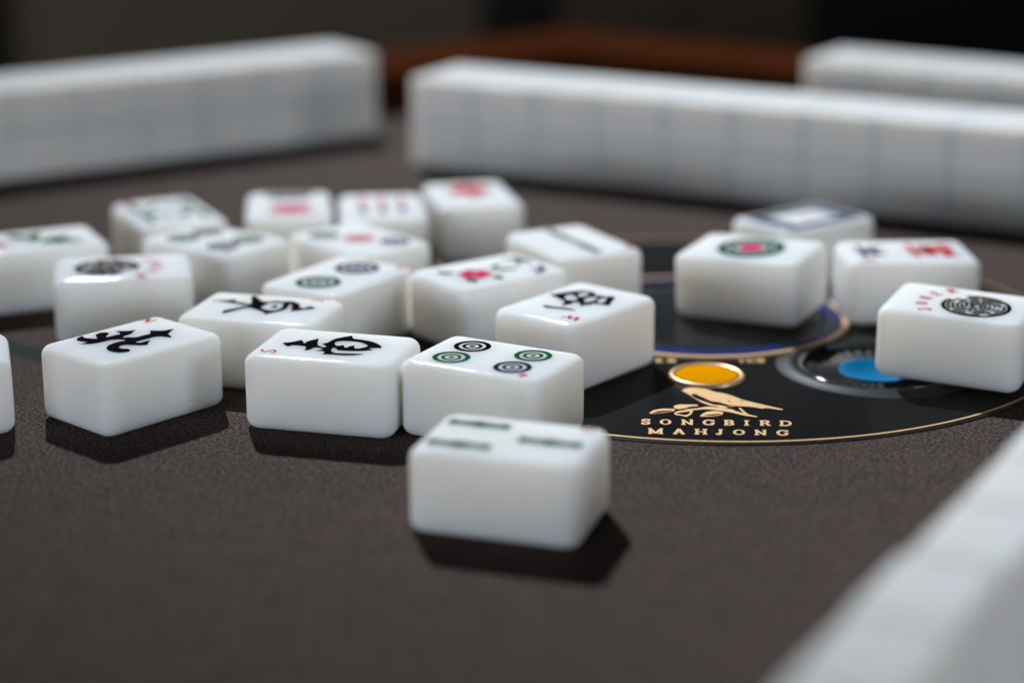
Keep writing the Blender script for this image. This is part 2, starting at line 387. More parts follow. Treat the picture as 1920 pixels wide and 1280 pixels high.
def chaikin(pts, n=1):
    for _ in range(n):
        q = []
        for i in range(len(pts)):
            a, b = pts[i], pts[(i + 1) % len(pts)]
            q.append((a[0] * .82 + b[0] * .18, a[1] * .82 + b[1] * .18))
            q.append((a[0] * .18 + b[0] * .82, a[1] * .18 + b[1] * .82))
        pts = q
    return pts

def filled(name, loops, z, t, smooth=0):
    """flat inlay from closed outlines (holes by even-odd), mm; z = underside, t = thickness"""
    cu = bpy.data.curves.new(name, 'CURVE')
    cu.dimensions = '2D'
    cu.fill_mode = 'BOTH'
    cu.extrude = t / 2 * MM
    for lp in loops:
        if smooth:
            lp = chaikin(lp, smooth)
        s = cu.splines.new('POLY')
        s.points.add(len(lp) - 1)
        for i, p in enumerate(lp):
            s.points[i].co = (p[0] * MM, p[1] * MM, 0, 1)
        s.use_cyclic_u = True
    tmp = bpy.data.objects.new('tmp', cu)
    me = bpy.data.meshes.new_from_object(tmp)
    bpy.data.objects.remove(tmp)
    bpy.data.curves.remove(cu)
    for v in me.vertices:
        v.co.z += (z + t / 2) * MM
    me.name = name
    return me

def stroke_poly(pts, w, w1=None):
    """outline of a polyline with width w (tapering to w1)"""
    w1 = w if w1 is None else w1
    n = len(pts)
    left, right = [], []
    for i, p in enumerate(pts):
        a = pts[max(0, i - 1)]; b = pts[min(n - 1, i + 1)]
        d = Vector((b[0] - a[0], b[1] - a[1])); d.normalize()
        nn = Vector((-d.y, d.x))
        k = 1.0
        if 0 < i < n - 1:
            d1 = Vector((p[0] - a[0], p[1] - a[1])).normalized()
            k = min(1.8, 1 / max(0.4, abs(d1.dot(d))))
        h = (w + (w1 - w) * i / (n - 1)) / 2 * k
        left.append((p[0] + nn.x * h, p[1] + nn.y * h))
        right.append((p[0] - nn.x * h, p[1] - nn.y * h))
    return left + right[::-1]

def ring_pts(cx, cy, r, n=48):
    return [(cx + r * math.cos(2 * math.pi * i / n), cy + r * math.sin(2 * math.pi * i / n)) for i in range(n)]

def annulus_loops(cx, cy, r0, r1, n=48):
    return [ring_pts(cx, cy, r1, n)] + ([ring_pts(cx, cy, r0, n)] if r0 > 0 else [])

def arc_poly(cx, cy, r, w, a0, a1, n=14):
    o = [(cx + (r + w / 2) * math.cos(R(a0 + (a1 - a0) * i / n)), cy + (r + w / 2) * math.sin(R(a0 + (a1 - a0) * i / n))) for i in range(n + 1)]
    q = [(cx + (r - w / 2) * math.cos(R(a0 + (a1 - a0) * i / n)), cy + (r - w / 2) * math.sin(R(a0 + (a1 - a0) * i / n))) for i in range(n + 1)]
    return o + q[::-1]

def lathe(name, prof, n=96, smooth=True):
    """prof: (r, z) in mm, revolved about z"""
    vs, fs = [], []
    for r, z in prof:
        for i in range(n):
            a = 2 * math.pi * i / n
            vs.append((r * math.cos(a) * MM, r * math.sin(a) * MM, z * MM))
    for j in range(len(prof) - 1):
        for i in range(n):
            k = (i + 1) % n
            fs.append((j * n + i, j * n + k, (j + 1) * n + k, (j + 1) * n + i))
    if prof[-1][0] > 1e-6:
        pass
    me = bpy.data.meshes.new(name)
    me.from_pydata(vs, [], fs)
    bm = bmesh.new(); bm.from_mesh(me)
    bmesh.ops.remove_doubles(bm, verts=bm.verts[:], dist=1e-7)
    bmesh.ops.recalc_face_normals(bm, faces=bm.faces[:])
    bm.to_mesh(me); bm.free()
    for p in me.polygons:
        p.use_smooth = smooth
    me.update()
    return me

def box_mesh(name, x0, x1, y0, y1, z0, z1, bev=0.0):
    bm = bmesh.new()
    bmesh.ops.create_cube(bm, size=1)
    for v in bm.verts:
        v.co = Vector(((x0 + x1) / 2 + v.co.x * (x1 - x0), (y0 + y1) / 2 + v.co.y * (y1 - y0), (z0 + z1) / 2 + v.co.z * (z1 - z0))) * MM
    if bev:
        bmesh.ops.bevel(bm, geom=bm.edges[:], offset=bev * MM, segments=4, profile=0.5, affect='EDGES')
    me = bpy.data.meshes.new(name)
    bm.to_mesh(me); bm.free()
    return me

# ------------------------------------------------------------------ the setting
wall = link('wall', box_mesh('wall', -2600, 2600, 2300, 2340, -750, 900), M['backwall'])
tag(wall, kind='structure')
floor = link('floor', box_mesh('floor', -2600, 2600, -800, 2290, -790, -750), M['floor'])
tag(floor, kind='structure')

def backdrop_thing(name, x0, x1, y0, m, label, cat):
    o = link(name, box_mesh(name, x0, x1, y0, 2297, -750, 895, 4), m)
    return tag(o, label, cat)
backdrop_thing('dark_post', -36, 42, 2240, M['backdark'], 'narrow black upright post on the blurred wall behind the table', 'post')
backdrop_thing('wood_panel', 46, 190, 2262, M['backmid'], 'dark brown upright panel right of the narrow black post', 'panel')
backdrop_thing('wood_panel', 194, 330, 2250, M['backmid'], 'very dim brown upright panel beside the black cabinet', 'panel')
backdrop_thing('cabinet', 334, 1200, 2200, M['backdark'], 'large black cabinet filling the upper right background', 'cabinet')
backdrop_thing('vignette_strip', -1300, -590, 2210, M['backdark'], 'black strip added for the darkened far upper left corner', 'vignette')  # added strip, imitates lens darkening at the corner

# table: felt sheet and two wooden rails that meet at the far corner
table = empty('mahjong_table', (0.0, 0.6, 0.0))
tag(table, 'brown felt table top with a red brown wooden rail at the far corner', 'table')
TO = Vector((0.0, 0.6, 0.0))
CORN = Vector((37, 1165))
dl = Vector((-math.cos(R(40)), -math.sin(R(40)))); dr = Vector((math.cos(R(-34)), math.sin(R(-34))))
far_l = CORN + dl * 900; far_r = CORN + dr * 1000
outline = [CORN, far_l, far_l + dr * 1000, far_r]
me = bpy.data.meshes.new('felt')
nx = 72
vs, fs = [], []
for i in range(nx + 1):
    for j in range(nx + 1):
        p = CORN + dl * 900 * i / nx + dr * 1000 * j / nx
        vs.append(((p.x) * MM - TO.x, (p.y) * MM - TO.y, 0))
for i in range(nx):
    for j in range(nx):
        a = i * (nx + 1) + j
        if all(math.hypot(vs[q][0] * 1000 - DISC[0], vs[q][1] * 1000 + 600 - DISC[1]) < 121 for q in (a, a + 1, a + nx + 1, a + nx + 2)):
            continue                                  # opening for the panel
        fs.append((a, a + nx + 1, a + nx + 2, a + 1))
me.from_pydata(vs, [], fs)
if me.polygons[0].normal.z < 0:
    me.flip_normals()
felt = link('felt', me, M['felt'], table)
def rail(d, n_out, length, name):
    # rounded wooden bar along d starting at the corner; n_out points off the table
    prof = [(0, -60), (0, 12), (2, 17), (6, 20), (14, 22), (40, 24), (62, 22), (70, 17), (73, 8), (73, -60)]
    vs, fs = [], []
    for e, ext in ((0, 1), (1, 0)):
        for o, z in prof:
            base = CORN + n_out * o + d * (length * e)
            if e == 0:
                base = base - d * (o * 1.0)      # run past the corner so the two bars overlap there
            vs.append((base.x * MM - TO.x, base.y * MM - TO.y, z * MM))
    n = len(prof)
    for i in range(n - 1):
        fs.append((i, i + 1, n + i + 1, n + i))
    fs.append(tuple(range(n))); fs.append(tuple(range(2 * n - 1, n - 1, -1)))
    me = bpy.data.meshes.new(name); me.from_pydata(vs, [], fs)
    bm = bmesh.new(); bm.from_mesh(me); bmesh.ops.recalc_face_normals(bm, faces=bm.faces[:]); bm.to_mesh(me); bm.free()
    return link(name, me, M['wood'], table)
nl = Vector((-math.sin(R(40)), math.cos(R(40))))
nr = Vector((math.sin(R(34)), math.cos(R(34))))
rail(dl, nl, 900, 'rail')
rail(dr, nr, 1000, 'rail')
def felt_line(cx, cy, ang, ln, wd):
    a = R(ang); e = Vector((math.cos(a), math.sin(a))); n = Vector((-e.y, e.x)); c = Vector((cx, cy))
    pts = [c - e * ln / 2 - n * wd / 2, c + e * ln / 2 - n * wd / 2, c + e * ln / 2 + n * wd / 2, c - e * ln / 2 + n * wd / 2]
    me = filled('printed_line', [[(p.x, p.y - 600) for p in pts]], 0.02, 0.06)
    return link('printed_line', me, M['greenline'], table)
felt_line(-166, 645, -40, 78, 9)
felt_line(24, 879, -34, 36, 9)
# loose fibres standing off the nap where the lens is sharp
rf = random.Random(11)
fm = [simple('fibre_brown', (0.075, 0.052, 0.038), 0.9, spec=0.1), simple('fibre_blue', (0.045, 0.050, 0.075), 0.9, spec=0.1), simple('fibre_tan', (0.16, 0.115, 0.08), 0.9, spec=0.1)]
vs, fs, mi = [], [], []
for i in range(42000):
    x = rf.uniform(-205, 205); y = rf.gauss(560, 45)
    if math.hypot(x - DISC[0], y - DISC[1]) < 123.6: continue
    a = rf.uniform(0, 6.283); ln = rf.uniform(.35, .95); w = rf.uniform(.04, .08); z0 = rf.uniform(0, .12); z1 = z0 + rf.uniform(.02, .38)
    dx, dy = math.cos(a), math.sin(a); k = len(vs); y -= 600
    vs += [((x - dy * w / 2) * MM, (y + dx * w / 2) * MM, z0 * MM), ((x + dy * w / 2) * MM, (y - dx * w / 2) * MM, z0 * MM), ((x + dx * ln) * MM, (y + dy * ln) * MM, z1 * MM)]
    fs.append((k, k + 1, k + 2)); mi.append(rf.choice((0, 0, 0, 1, 1, 2)))
me = bpy.data.meshes.new('felt_fibres'); me.from_pydata(vs, [], fs)
for m_ in fm: me.materials.append(m_)
me.polygons.foreach_set('material_index', mi)
tag(link('felt_fibres', me, None, table), kind='stuff')

# ------------------------------------------------------------------ control panel in the table centre
panel = empty('control_panel', (DISC[0] * MM, DISC[1] * MM, 0))
tag(panel, 'round black control panel with gold songbird emblem and lettering set in the table', 'control panel')
BBX, BBY = 51.5, -49.5
link('plate', filled('plate', [ring_pts(0, 0, 123.5, 320), ring_pts(BBX, BBY, 26.0, 128)], -1.6, 1.6 + DTOP), M['panel'], panel)
link('edge_strip', lathe('edge_strip', [(123.4, -2), (123.4, DTOP - .1), (123.6, DTOP), (123.9, DTOP - .05), (124.2, DTOP - .25), (124.2, -2)], 320), M['satin'], panel)
link('gold_line', filled('gold_line', annulus_loops(0, 0, 121.2, 122.1, 320), DTOP, 0.05), M['gold'], panel)
# middle: gold trim ring, blue clear ring, smoked cover
link('gold_ring', lathe('gold_ring', [(51.6, DTOP), (51.6, 1.2), (51.2, 1.5), (49.6, 1.5), (49.2, 1.2), (49.2, DTOP)], 160, False), M['goldring'], panel, (-0.5 * MM, 9 * MM, 0))
link('blue_ring', lathe('blue_ring', [(49.1, DTOP), (49.1, 1.3), (48.6, 1.6), (44.0, 1.9), (43.0, 1.6), (43.0, DTOP)], 160), M['bluering'], panel, (-0.5 * MM, 9 * MM, 0))
cov = link('smoked_cover', lathe('smoked_cover', [(42.9, DTOP), (42.9, 1.1), (42.3, 1.35), (30, 1.4), (0, 1.4)], 128), M['smoke'], panel, (-0.5 * MM, 9 * MM, 0))
# yellow push button
yb = empty('yellow_button', (-4.2 * MM, -60.3 * MM, 0)); yb.parent = panel
link('bezel', lathe('bezel', [(11.9, DTOP), (11.9, 1.0), (11.5, 1.5), (10.9, 1.6), (10.3, 1.3), (10.0, 0.6), (10.0, DTOP)], 96), M['goldring'], yb)
link('cap', lathe('cap', [(9.8, DTOP), (9.8, 1.0), (9.5, 1.35), (8.6, 1.55), (4, 1.75), (0, 1.8)], 96), M['yellow'], yb)
# blue lit push button in a fluted well
bb = empty('blue_button', (BBX * MM, BBY * MM, 0)); bb.parent = panel
link('raised_rim', lathe('raised_rim', [(32.5, DTOP + .003), (31, 0.6), (29.3, 1.15), (27.8, 1.5), (26.6, 1.4), (26.0, 0.9), (25.9, -1.5)], 128), M['satin'], bb)
vs, fs = [], []
NF = 36
NS = NF * 4
for i in range(NS):
    a = 2 * math.pi * i / NS
    dz = 0.5 if (i // 2) % 2 else 0.0
    for r, z in ((25.85, -0.2), (25.2, -1.0 + dz * .6), (19, -1.5 + dz * .8), (12.4, -1.3 + dz * .6)):
        vs.append((r * math.cos(a) * MM, r * math.sin(a) * MM, z * MM))
for i in range(NS):
    k = (i + 1) % NS
    for q in range(3):
        fs.append((4 * i + q, 4 * k + q, 4 * k + q + 1, 4 * i + q + 1))
me = bpy.data.meshes.new('fluted_well'); me.from_pydata(vs, [], fs)
link('fluted_well', me, M['darkwell'], bb)
link('clear_ring', lathe('clear_ring', [(25.8, 0.0), (25.8, 1.0), (25.4, 1.25), (24.5, 1.2), (24.0, .8), (24.0, 0.0), (25.8, 0.0)], 128), M['clear'], bb)
link('cap', lathe('cap', [(12.4, -1.2), (12.2, -.55), (11.5, -.75), (9.6, -1.8), (6.5, -2.8), (3, -3.3), (0, -3.4)], 96), M['bluebtn'], bb)
link('well_floor', lathe('well_floor', [(26, -5.8), (0, -5.8)], 64), M['darkwell'], bb)

# gold songbird emblem and lettering
def grow(lp, k):
    cx = sum(p[0] for p in lp) / len(lp); cy = sum(p[1] for p in lp) / len(lp)
    return [(cx + (p[0] - cx) * k, cy + (p[1] - cy) * k) for p in lp]
BIRD[1] = grow(BIRD[1], 1.28)
LEAVES = [[lv[0]] + [grow(q, 1.2) for q in lv[1:]] for lv in LEAVES]
emb = empty('songbird_emblem', (0, 0, 0)); emb.parent = panel
link('bird', filled('bird', BIRD, DTOP, 0.05, 1), M['gold'], emb)
for k, lv in enumerate(LEAVES):
    nm = 'leaf' if k < 4 else ('branch' if k == 4 else 'twig')
    link(nm, filled(nm, lv, DTOP, 0.05 + 0.006 * (k + 1), 1), M['gold'], emb)

for s_ in ([(-3.5, -87.5), (1.5, -92)], [(-6.5, -84.5), (-1, -88.6)], [(4.5, -91), (10.5, -94)], [(0.5, -88.5), (6, -92.2)], [(-4.6, -89.6), (-1.8, -92.3)], [(8, -92.3), (13.5, -94.4)]):
    link('feather_line', filled('feather_line', [stroke_poly(s_, .32, .12)], DTOP + .05, .012), M['panel'], emb)
rd = random.Random(23)
vs, fs = [], []
for i in range(150):
    a = rd.uniform(0, 6.283); r = 121 * math.sqrt(rd.random()); x, y = r * math.cos(a), r * math.sin(a)
    if math.hypot(x - BBX, y - BBY) < 27: continue
    s = rd.uniform(.07, .17); k = len(vs)
    n = 5
    for q in range(n):
        t_ = 6.283 * q / n + rd.uniform(-.3, .3); rr = s * rd.uniform(.6, 1.3)
        vs.append(((x + rr * math.cos(t_)) * MM, (y + rr * math.sin(t_)) * MM, (DTOP + .02) * MM))
    vs.append((x * MM, y * MM, (DTOP + .02 + s * .6) * MM))
    fs += [(k + q, k + (q + 1) % n, k + n) for q in range(n)]
me = bpy.data.meshes.new('dust'); me.from_pydata(vs, [], fs)
tag(link('dust', me, simple('grey_dust', (0.30, 0.29, 0.28), 0.9, spec=0.1), panel), kind='stuff')
GLY = {
 'S': [([(.88,.70),(.85,.86),(.66,.95),(.42,.95),(.2,.88),(.14,.74),(.27,.61),(.5,.53),(.76,.43),(.87,.27),(.77,.11),(.55,.05),(.3,.06),(.14,.17),(.1,.32)], 0), ([(.88,.66),(.88,.98)], 1), ([(.1,.36),(.1,.02)], 1)],
 'O': [('ring', 0)],
 'N': [([(.2,0),(.2,1)], 0), ([(.12,.95),(.86,.05)], 0), ([(.86,0),(.86,1)], 0), ([(0,.05),(.4,.05)], 1), ([(0,.95),(.3,.95)], 1), ([(.66,.95),(1,.95)], 1)],
 'G': [([(.86,.72),(.80,.87),(.62,.95),(.42,.95),(.22,.84),(.11,.62),(.11,.38),(.22,.16),(.42,.05),(.62,.05),(.8,.14),(.86,.3),(.86,.42)], 0), ([(.6,.44),(1,.44)], 1), ([(.88,.66),(.88,.98)], 1)],
 'B': [([(.22,0),(.22,1)], 0), ([(.02,.95),(.6,.95),(.8,.86),(.82,.72),(.72,.57),(.5,.52),(.25,.52)], 0), ([(.5,.52),(.76,.46),(.9,.3),(.82,.12),(.6,.05),(.02,.05)], 0)],
 'I': [([(.5,0),(.5,1)], 0), ([(.08,.95),(.92,.95)], 1), ([(.08,.05),(.92,.05)], 1)],
 'R': [([(.2,0),(.2,1)], 0), ([(.02,.95),(.58,.95),(.76,.86),(.78,.7),(.66,.55),(.45,.5),(.22,.5)], 0), ([(.52,.5),(.7,.3),(.84,.06),(1,.05)], 0), ([(.02,.05),(.42,.05)], 1)],
 'D': [([(.2,0),(.2,1)], 0), ([(.02,.95),(.52,.95),(.76,.84),(.89,.62),(.89,.38),(.76,.16),(.52,.05),(.02,.05)], 0)],
 'M': [([(.15,0),(.15,1)], 0), ([(.13,.97),(.5,.1)], 0), ([(.87,.97),(.5,.1)], 0), ([(.86,0),(.86,1)], 0), ([(0,.05),(.32,.05)], 1), ([(.68,.05),(1,.05)], 1), ([(0,.95),(.2,.95)], 1), ([(.8,.95),(1,.95)], 1)],
 'A': [([(.5,1),(.14,.03)], 0), ([(.48,1),(.86,.03)], 0), ([(.26,.35),(.74,.35)], 1), ([(0,.05),(.34,.05)], 1), ([(.66,.05),(1,.05)], 1)],
 'H': [([(.2,0),(.2,1)], 0), ([(.8,0),(.8,1)], 0), ([(.2,.5),(.8,.5)], 1), ([(0,.05),(.4,.05)], 1), ([(.6,.05),(1,.05)], 1), ([(0,.95),(.4,.95)], 1), ([(.6,.95),(1,.95)], 1)],
 'J': [([(.62,1),(.62,.3),(.56,.12),(.38,.04),(.18,.09),(.1,.26)], 0), ([(.3,.95),(.98,.95)], 1)],
 'E': [([(.2,0),(.2,1)], 0), ([(.0,.95),(.95,.95)], 1), ([(.2,.5),(.75,.5)], 1), ([(.0,.05),(.95,.05)], 1)],
 'Y': [([(.5,0),(.5,.5)], 0), ([(.1,1),(.5,.48)], 0), ([(.9,1),(.5,.48)], 0), ([(.25,.05),(.75,.05)], 1)],
 'K': [([(.2,0),(.2,1)], 0), ([(.9,1),(.25,.45)], 0), ([(.4,.55),(.95,0)], 0)],
}
def glyph_mesh(name, ch, bl, br, tl, tr, wt, wt1, z, t):
    """letter built from strokes, warped into the four-corner box; strokes joined into one mesh"""
    def mp(p):
        u, v = p
        return tuple((bl[i] * (1 - u) + br[i] * u) * (1 - v) + (tl[i] * (1 - u) + tr[i] * u) * v for i in (0, 1))
    bm = bmesh.new()
    k = 0
    for st, thin in GLY[ch]:
        if st == 'ring':
            o = [mp((.5 + .5 * math.cos(a), .5 + .5 * math.sin(a))) for a in [2 * math.pi * i / 40 for i in range(40)]]
            c = mp((.5, .5))
            wd = math.dist(bl, br); ht = math.dist(bl, tl)
            kx, ky = 1 - 2 * wt / wd, 1 - 2 * wt1 / ht
            q = [mp((.5 + .5 * kx * math.cos(a), .5 + .5 * ky * math.sin(a))) for a in [2 * math.pi * i / 40 for i in range(40)]]
            loops = [o, q]
        else:
            loops = [stroke_poly([mp(p) for p in st], wt1 if thin else wt)]
        m1 = filled('g', loops, z, t + 0.004 * k)
        bm.from_mesh(m1); bpy.data.meshes.remove(m1)
        k += 1
    me = bpy.data.meshes.new(name)
    bm.to_mesh(me); bm.free()
    return me
for row in LETTERS:
    for ch, bl, br, tl, tr in row:
        link('letter', glyph_mesh('letter', ch, bl, br, tl, tr, 0.85, 0.62, DTOP, 0.05), M['gold'], panel)
for word, xs in (('ES', (-17.8, -14.0)), ('YES', (8.5, 11.6, 14.7))):
    for ch, x in zip(word, xs):
        y0, y1 = -44.6, -41.4
        link('letter', glyph_mesh('letter', ch, (x - 1.3, y0), (x + 1.3, y0), (x - 1.3, y1), (x + 1.3, y1), 0.8, 0.6, DTOP, 0.05), M['gold'], panel)

# ------------------------------------------------------------------ tiles
BODY = rounded_box('tile_body', L, W, H, 3.1, 8, 0.0, 0.25, 4.6)
BODY.materials.append(M['tile'])
TZ, TT = H - 0.02, 0.07
DEEP = 0.14

def tile(key, label, tilt=(0, 0), dz=0.0):
    x, y, a, z = POSE[key]
    t = empty('mahjong_tile', (x * MM, y * MM, (z + dz) * MM), (R(tilt[0]), R(tilt[1]), R(a)))
    tag(t, label, 'mahjong tile', 'loose tiles on the table')
    weighted(link('body', BODY, None, t))
    return t

def inlay(t, name, loops, m, smooth=0, k=0):
    return link(name, filled(name, loops, TZ, TT + 0.006 * k, smooth), M[m], t)

def carve(t, loop_sets):
    """cut the outlines into the tile's top so the paint lies in a real groove"""
    body = [c for c in t.children if c.name.startswith('body')][0]
    cut_me = bpy.data.meshes.new('cutter'); bm = bmesh.new()
    for k, (loops, sm) in enumerate(loop_sets):
        m1 = filled('g', loops, H - DEEP, DEEP + 0.5, sm)
        bm.from_mesh(m1); bpy.data.meshes.remove(m1)
    bmesh.ops.remove_doubles(bm, verts=bm.verts[:], dist=1e-7)
    bmesh.ops.recalc_face_normals(bm, faces=bm.faces[:])
    bm.to_mesh(cut_me); bm.free()
    src = bpy.data.objects.new('carve_src', BODY.copy()); cut = bpy.data.objects.new('carve_cut', cut_me)
    col.objects.link(src); col.objects.link(cut)
    md = src.modifiers.new('b', 'BOOLEAN'); md.operation = 'DIFFERENCE'; md.solver = 'EXACT'; md.object = cut
    dg = bpy.context.evaluated_depsgraph_get(); dg.update()
    me = bpy.data.meshes.new_from_object(src.evaluated_get(dg))
    bpy.data.objects.remove(src); bpy.data.objects.remove(cut)
    if len(me.polygons) > 200 and max(v.co.z for v in me.vertices) > (H - .1) * MM:
        me.name = 'carved_body'
        for p in me.polygons: p.use_smooth = True
        me.set_sharp_from_angle(angle=R(35))
        body.data = me
        body.modifiers['weighted_normals'].keep_sharp = True
        return True
    return False

def sunk(t, name, loops, m, smooth=0):
    return link(name, filled(name, loops, H - DEEP - .02, DEEP - 0.015, smooth), M[m], t)

def dot(t, cx, cy, r, m, name='circle', centre=None):
    o = inlay(t, name, annulus_loops(cx, cy, r * .73, r), m)
    link('ring', filled('ring', annulus_loops(cx, cy, r * .36, r * .54), TZ, TT), M[centre or m], o)
    link('centre', filled('centre', annulus_loops(cx, cy, 0, r * .15, 20), TZ, TT), M[centre or m], o)
    return o

def bamboo(t, cx, cy, ln, wd, m='green', along='u'):
    prof = [(-.5, .9), (-.46, 1.0), (-.36, .8), (-.2, .75), (-.1, .95), (-.02, 1.05), (.02, 1.05), (.1, .95), (.2, .75), (.36, .8), (.46, 1.0), (.5, .9)]
    up = [(a * ln, b * wd / 2) for a, b in prof]
    pts = up + [(a, -b) for a, b in reversed(up)]
    core = [[(-.40 * ln, -.08 * wd), (-.06 * ln, -.08 * wd), (-.06 * ln, .08 * wd), (-.40 * ln, .08 * wd)], [(.06 * ln, -.08 * wd), (.40 * ln, -.08 * wd), (.40 * ln, .08 * wd), (.06 * ln, .08 * wd)]]
    def tf(p):
        return (cx + p[0], cy + p[1]) if along == 'u' else (cx - p[1], cy + p[0])
    return inlay(t, 'bamboo_stick', [[tf(p) for p in l] for l in [pts] + core], m)

def strokes(t, name, sts, m, w=0.7):
    bm = bmesh.new()
    for k, s in enumerate(sts):
        pts, ww = (s, w) if not isinstance(s, tuple) else s
        me = filled('g', [stroke_poly(pts, ww)], TZ, TT + 0.006 * k)
        bm.from_mesh(me); bpy.data.meshes.remove(me)
    me = bpy.data.meshes.new(name); bm.to_mesh(me); bm.free()
    return link(name, me, M[m], t)

def letter(t, ch, cx, cy, up, size=3.0, m='red', wt=0.55):
    """small corner letter; up = direction (degrees, tile frame) of the letter's top"""
    a = R(up); v = Vector((math.cos(a), math.sin(a))); u = Vector((v.y, -v.x)); c = Vector((cx, cy))
    h, w = size / 2, size * .36
    q = [c - u * w - v * h, c + u * w - v * h, c - u * w + v * h, c + u * w + v * h]
    return link('corner_letter', glyph_mesh('corner_letter', ch, q[0], q[1], q[2], q[3], wt, wt * .6, TZ, TT), M[m], t)

# --- wind tiles (carved black characters traced, red corner letters)
def traced_letter(t, pts, widths):
    return strokes(t, 'corner_letter', [([pts[i], pts[i + 1]], widths[i % len(widths)]) for i in range(len(pts) - 1)], 'red')
t = tile('N', 'white tile with a black character and a red N, left in the front row')
(sunk if carve(t, [(TRACE['N'], 1)]) else inlay)(t, 'character', TRACE['N'], 'black', 1)
traced_letter(t, TRACE['Nl'], (0.62, 0.9, 0.62))
t = tile('S', 'white tile with a black character and a red S, right of the N tile')
(sunk if carve(t, [(TRACE['S'], 1)]) else inlay)(t, 'character', TRACE['S'], 'black', 1)
strokes(t, 'corner_letter', [(TRACE['Sl'], 0.55)], 'red')
t = tile('E', 'white tile with a black character and faint red E, behind the S tile')
(sunk if carve(t, [(TRACE['E'], 1)]) else inlay)(t, 'character', TRACE['E'], 'black', 1)
letter(t, 'E', 14.0, 12.6, 0, 3.6)
t = tile('W', 'white tile with a black character and a red W, at the panel')
(sunk if carve(t, [(TRACE['W'], 2)]) else inlay)(t, 'character', TRACE['W'], 'black', 2)
traced_letter(t, TRACE['Wl'], (0.55, 0.9))

# --- circle tiles
def four(t, red):
    dot(t, -10.4, 6.4, 5.5, 'black'); dot(t, -10.4, -6.0, 5.5, 'green')
    dot(t, 9.6, 6.4, 5.5, 'green'); dot(t, 9.6, -6.2, 5.5, 'blue')
    strokes(t, 'corner_number', [[(red[0] - 1.5, red[1] + 1.4), (red[0] + 1.2, red[1] - .2), (red[0] - 1.6, red[1] - .2)], [(red[0] + .2, red[1] + 1.6), (red[0] + .2, red[1] - 1.8)]], 'red', .55)
four(tile('4', 'white tile with two green and two dark circles, right of the S tile'), (15.8, -11.6))
four(tile('4back', 'blurred white tile with four green and blue circles, behind the E tile'), (17.5, -12))
t = tile('2d', 'white tile with one green and one dark blue circle, behind the S tile')
dot(t, -11.0, 0, 7.4, 'green'); dot(t, 10.8, 0, 7.4, 'blue')
letter(t, 'S', 18.4, -12.4, 0, 3.4)
t = tile('3d', 'blurred white tile with green, pink and blue circles in a diagonal row')
dot(t, -12, -6.8, 5.2, 'green'); dot(t, 0, 0, 5.2, 'pink'); dot(t, 12, 6.8, 5.2, 'blue')
t = tile('G', 'white tile with one large green circle and pink centre, at the panel centre', (2.8, -2.0), 1.2)
o = inlay(t, 'circle', annulus_loops(0, 0, 8.6, 11.6), 'green')
for i in range(16):
    a = 2 * math.pi * i / 16
    link('petal', filled('petal', [ring_pts(6.6 * math.cos(a), 6.6 * math.sin(a), 1.15, 14)], TZ, TT), M['green'], o)
link('centre', filled('centre', annulus_loops(0, 0, 0, 4.3, 32), TZ, TT), M['pink'], o)
letter(t, 'I', -17.5, 11.8, 180, 3.2)

# --- emblem tiles: round maze emblem with a red arc of letters
def emblem_tile(key, label, sgn, tilt=(0, 0), dz=0.0):
    t = tile(key, label, tilt, dz)
    cx, cy, Rr = 5.2 * sgn, (-2.0 if sgn > 0 else 0.0), 10.6
    base = 0 if sgn > 0 else 180
    o = inlay(t, 'maze_emblem', [arc_poly(cx, cy, Rr - .55, 1.3, base - 205, base + 120, 60)], 'black')
    rnd = random.Random(5)
    k = 1
    for r in (8.6, 7.2, 5.8, 4.4, 3.0, 1.6):
        a = rnd.uniform(0, 60)
        end = a + 345
        while a < end - 20:
            ln = rnd.uniform(35, 95) * (8.6 / r) ** .35
            b = min(a + ln, end)
            k += 1
            link('maze_line', filled('maze_line', [arc_poly(cx, cy, r, .88, a + base, b + base, max(4, int(ln / 7)))], TZ, TT + .003 * (k % 7)), M['black'], o)
            if rnd.random() < .65:
                am = R(b + base - 3)
                p = [(cx + q * math.cos(am), cy + q * math.sin(am)) for q in (r, r - 1.3)]
                link('maze_line', filled('maze_line', [stroke_poly(p, .75)], TZ, TT + .03), M['black'], o)
            a = b + rnd.uniform(10, 22)
    for i, ch in enumerate('JOKER'):
        a = base + 214 - i * 21
        rr = Rr + 6.0
        letter(t, ch, cx + rr * math.cos(R(a)), cy + rr * math.sin(R(a)), a, 3.8, 'red', .8)
    return t
emblem_tile('M', 'white tile with round black emblem and red letters, by the blue button', 1, (2.2, 0.8), 0.6)
emblem_tile('mazeL', 'blurred white tile with a dark round emblem and red mark, behind the N tile', -1)

# --- bamboo tiles
t = tile('3b', 'white tile with three green bamboo sticks, standing alone nearest the camera')
bamboo(t, -11, 8.2, 16.5, 4.2); bamboo(t, -11, -8.2, 16.5, 4.2); bamboo(t, 10.5, 0, 16.5, 4.2)
strokes(t, 'corner_number', [[(18.2, 13.6), (18.6, 11.6), (17.3, 12.2), (16.2, 11.4), (16.0, 13.6)]], 'red', .7)
t = tile('2b', 'blurred white tile with one long line of green bamboo, left of the panel centre')
bamboo(t, -10, 0, 17, 3.4); bamboo(t, 9.6, 0, 17, 3.4)
letter(t, 'S', 17, 12.4, 0, 3.4)
t = tile('8b', 'blurred white tile covered in green bamboo sticks with a red corner, far left')
for s in (-1, 1):
    for v in (-10.5, 10.5):
        bamboo(t, s * 9, v, 15, 2.8)
    strokes(t, 'bamboo_stick', [([(s * 3, -8), (s * 12, -1)], 2.2)], 'green')
    strokes(t, 'bamboo_stick', [([(s * 3, 8), (s * 12, 1)], 2.2)], 'green')
letter(t, 'B', -18.5, -11, 180, 4.2, 'pink', .9)
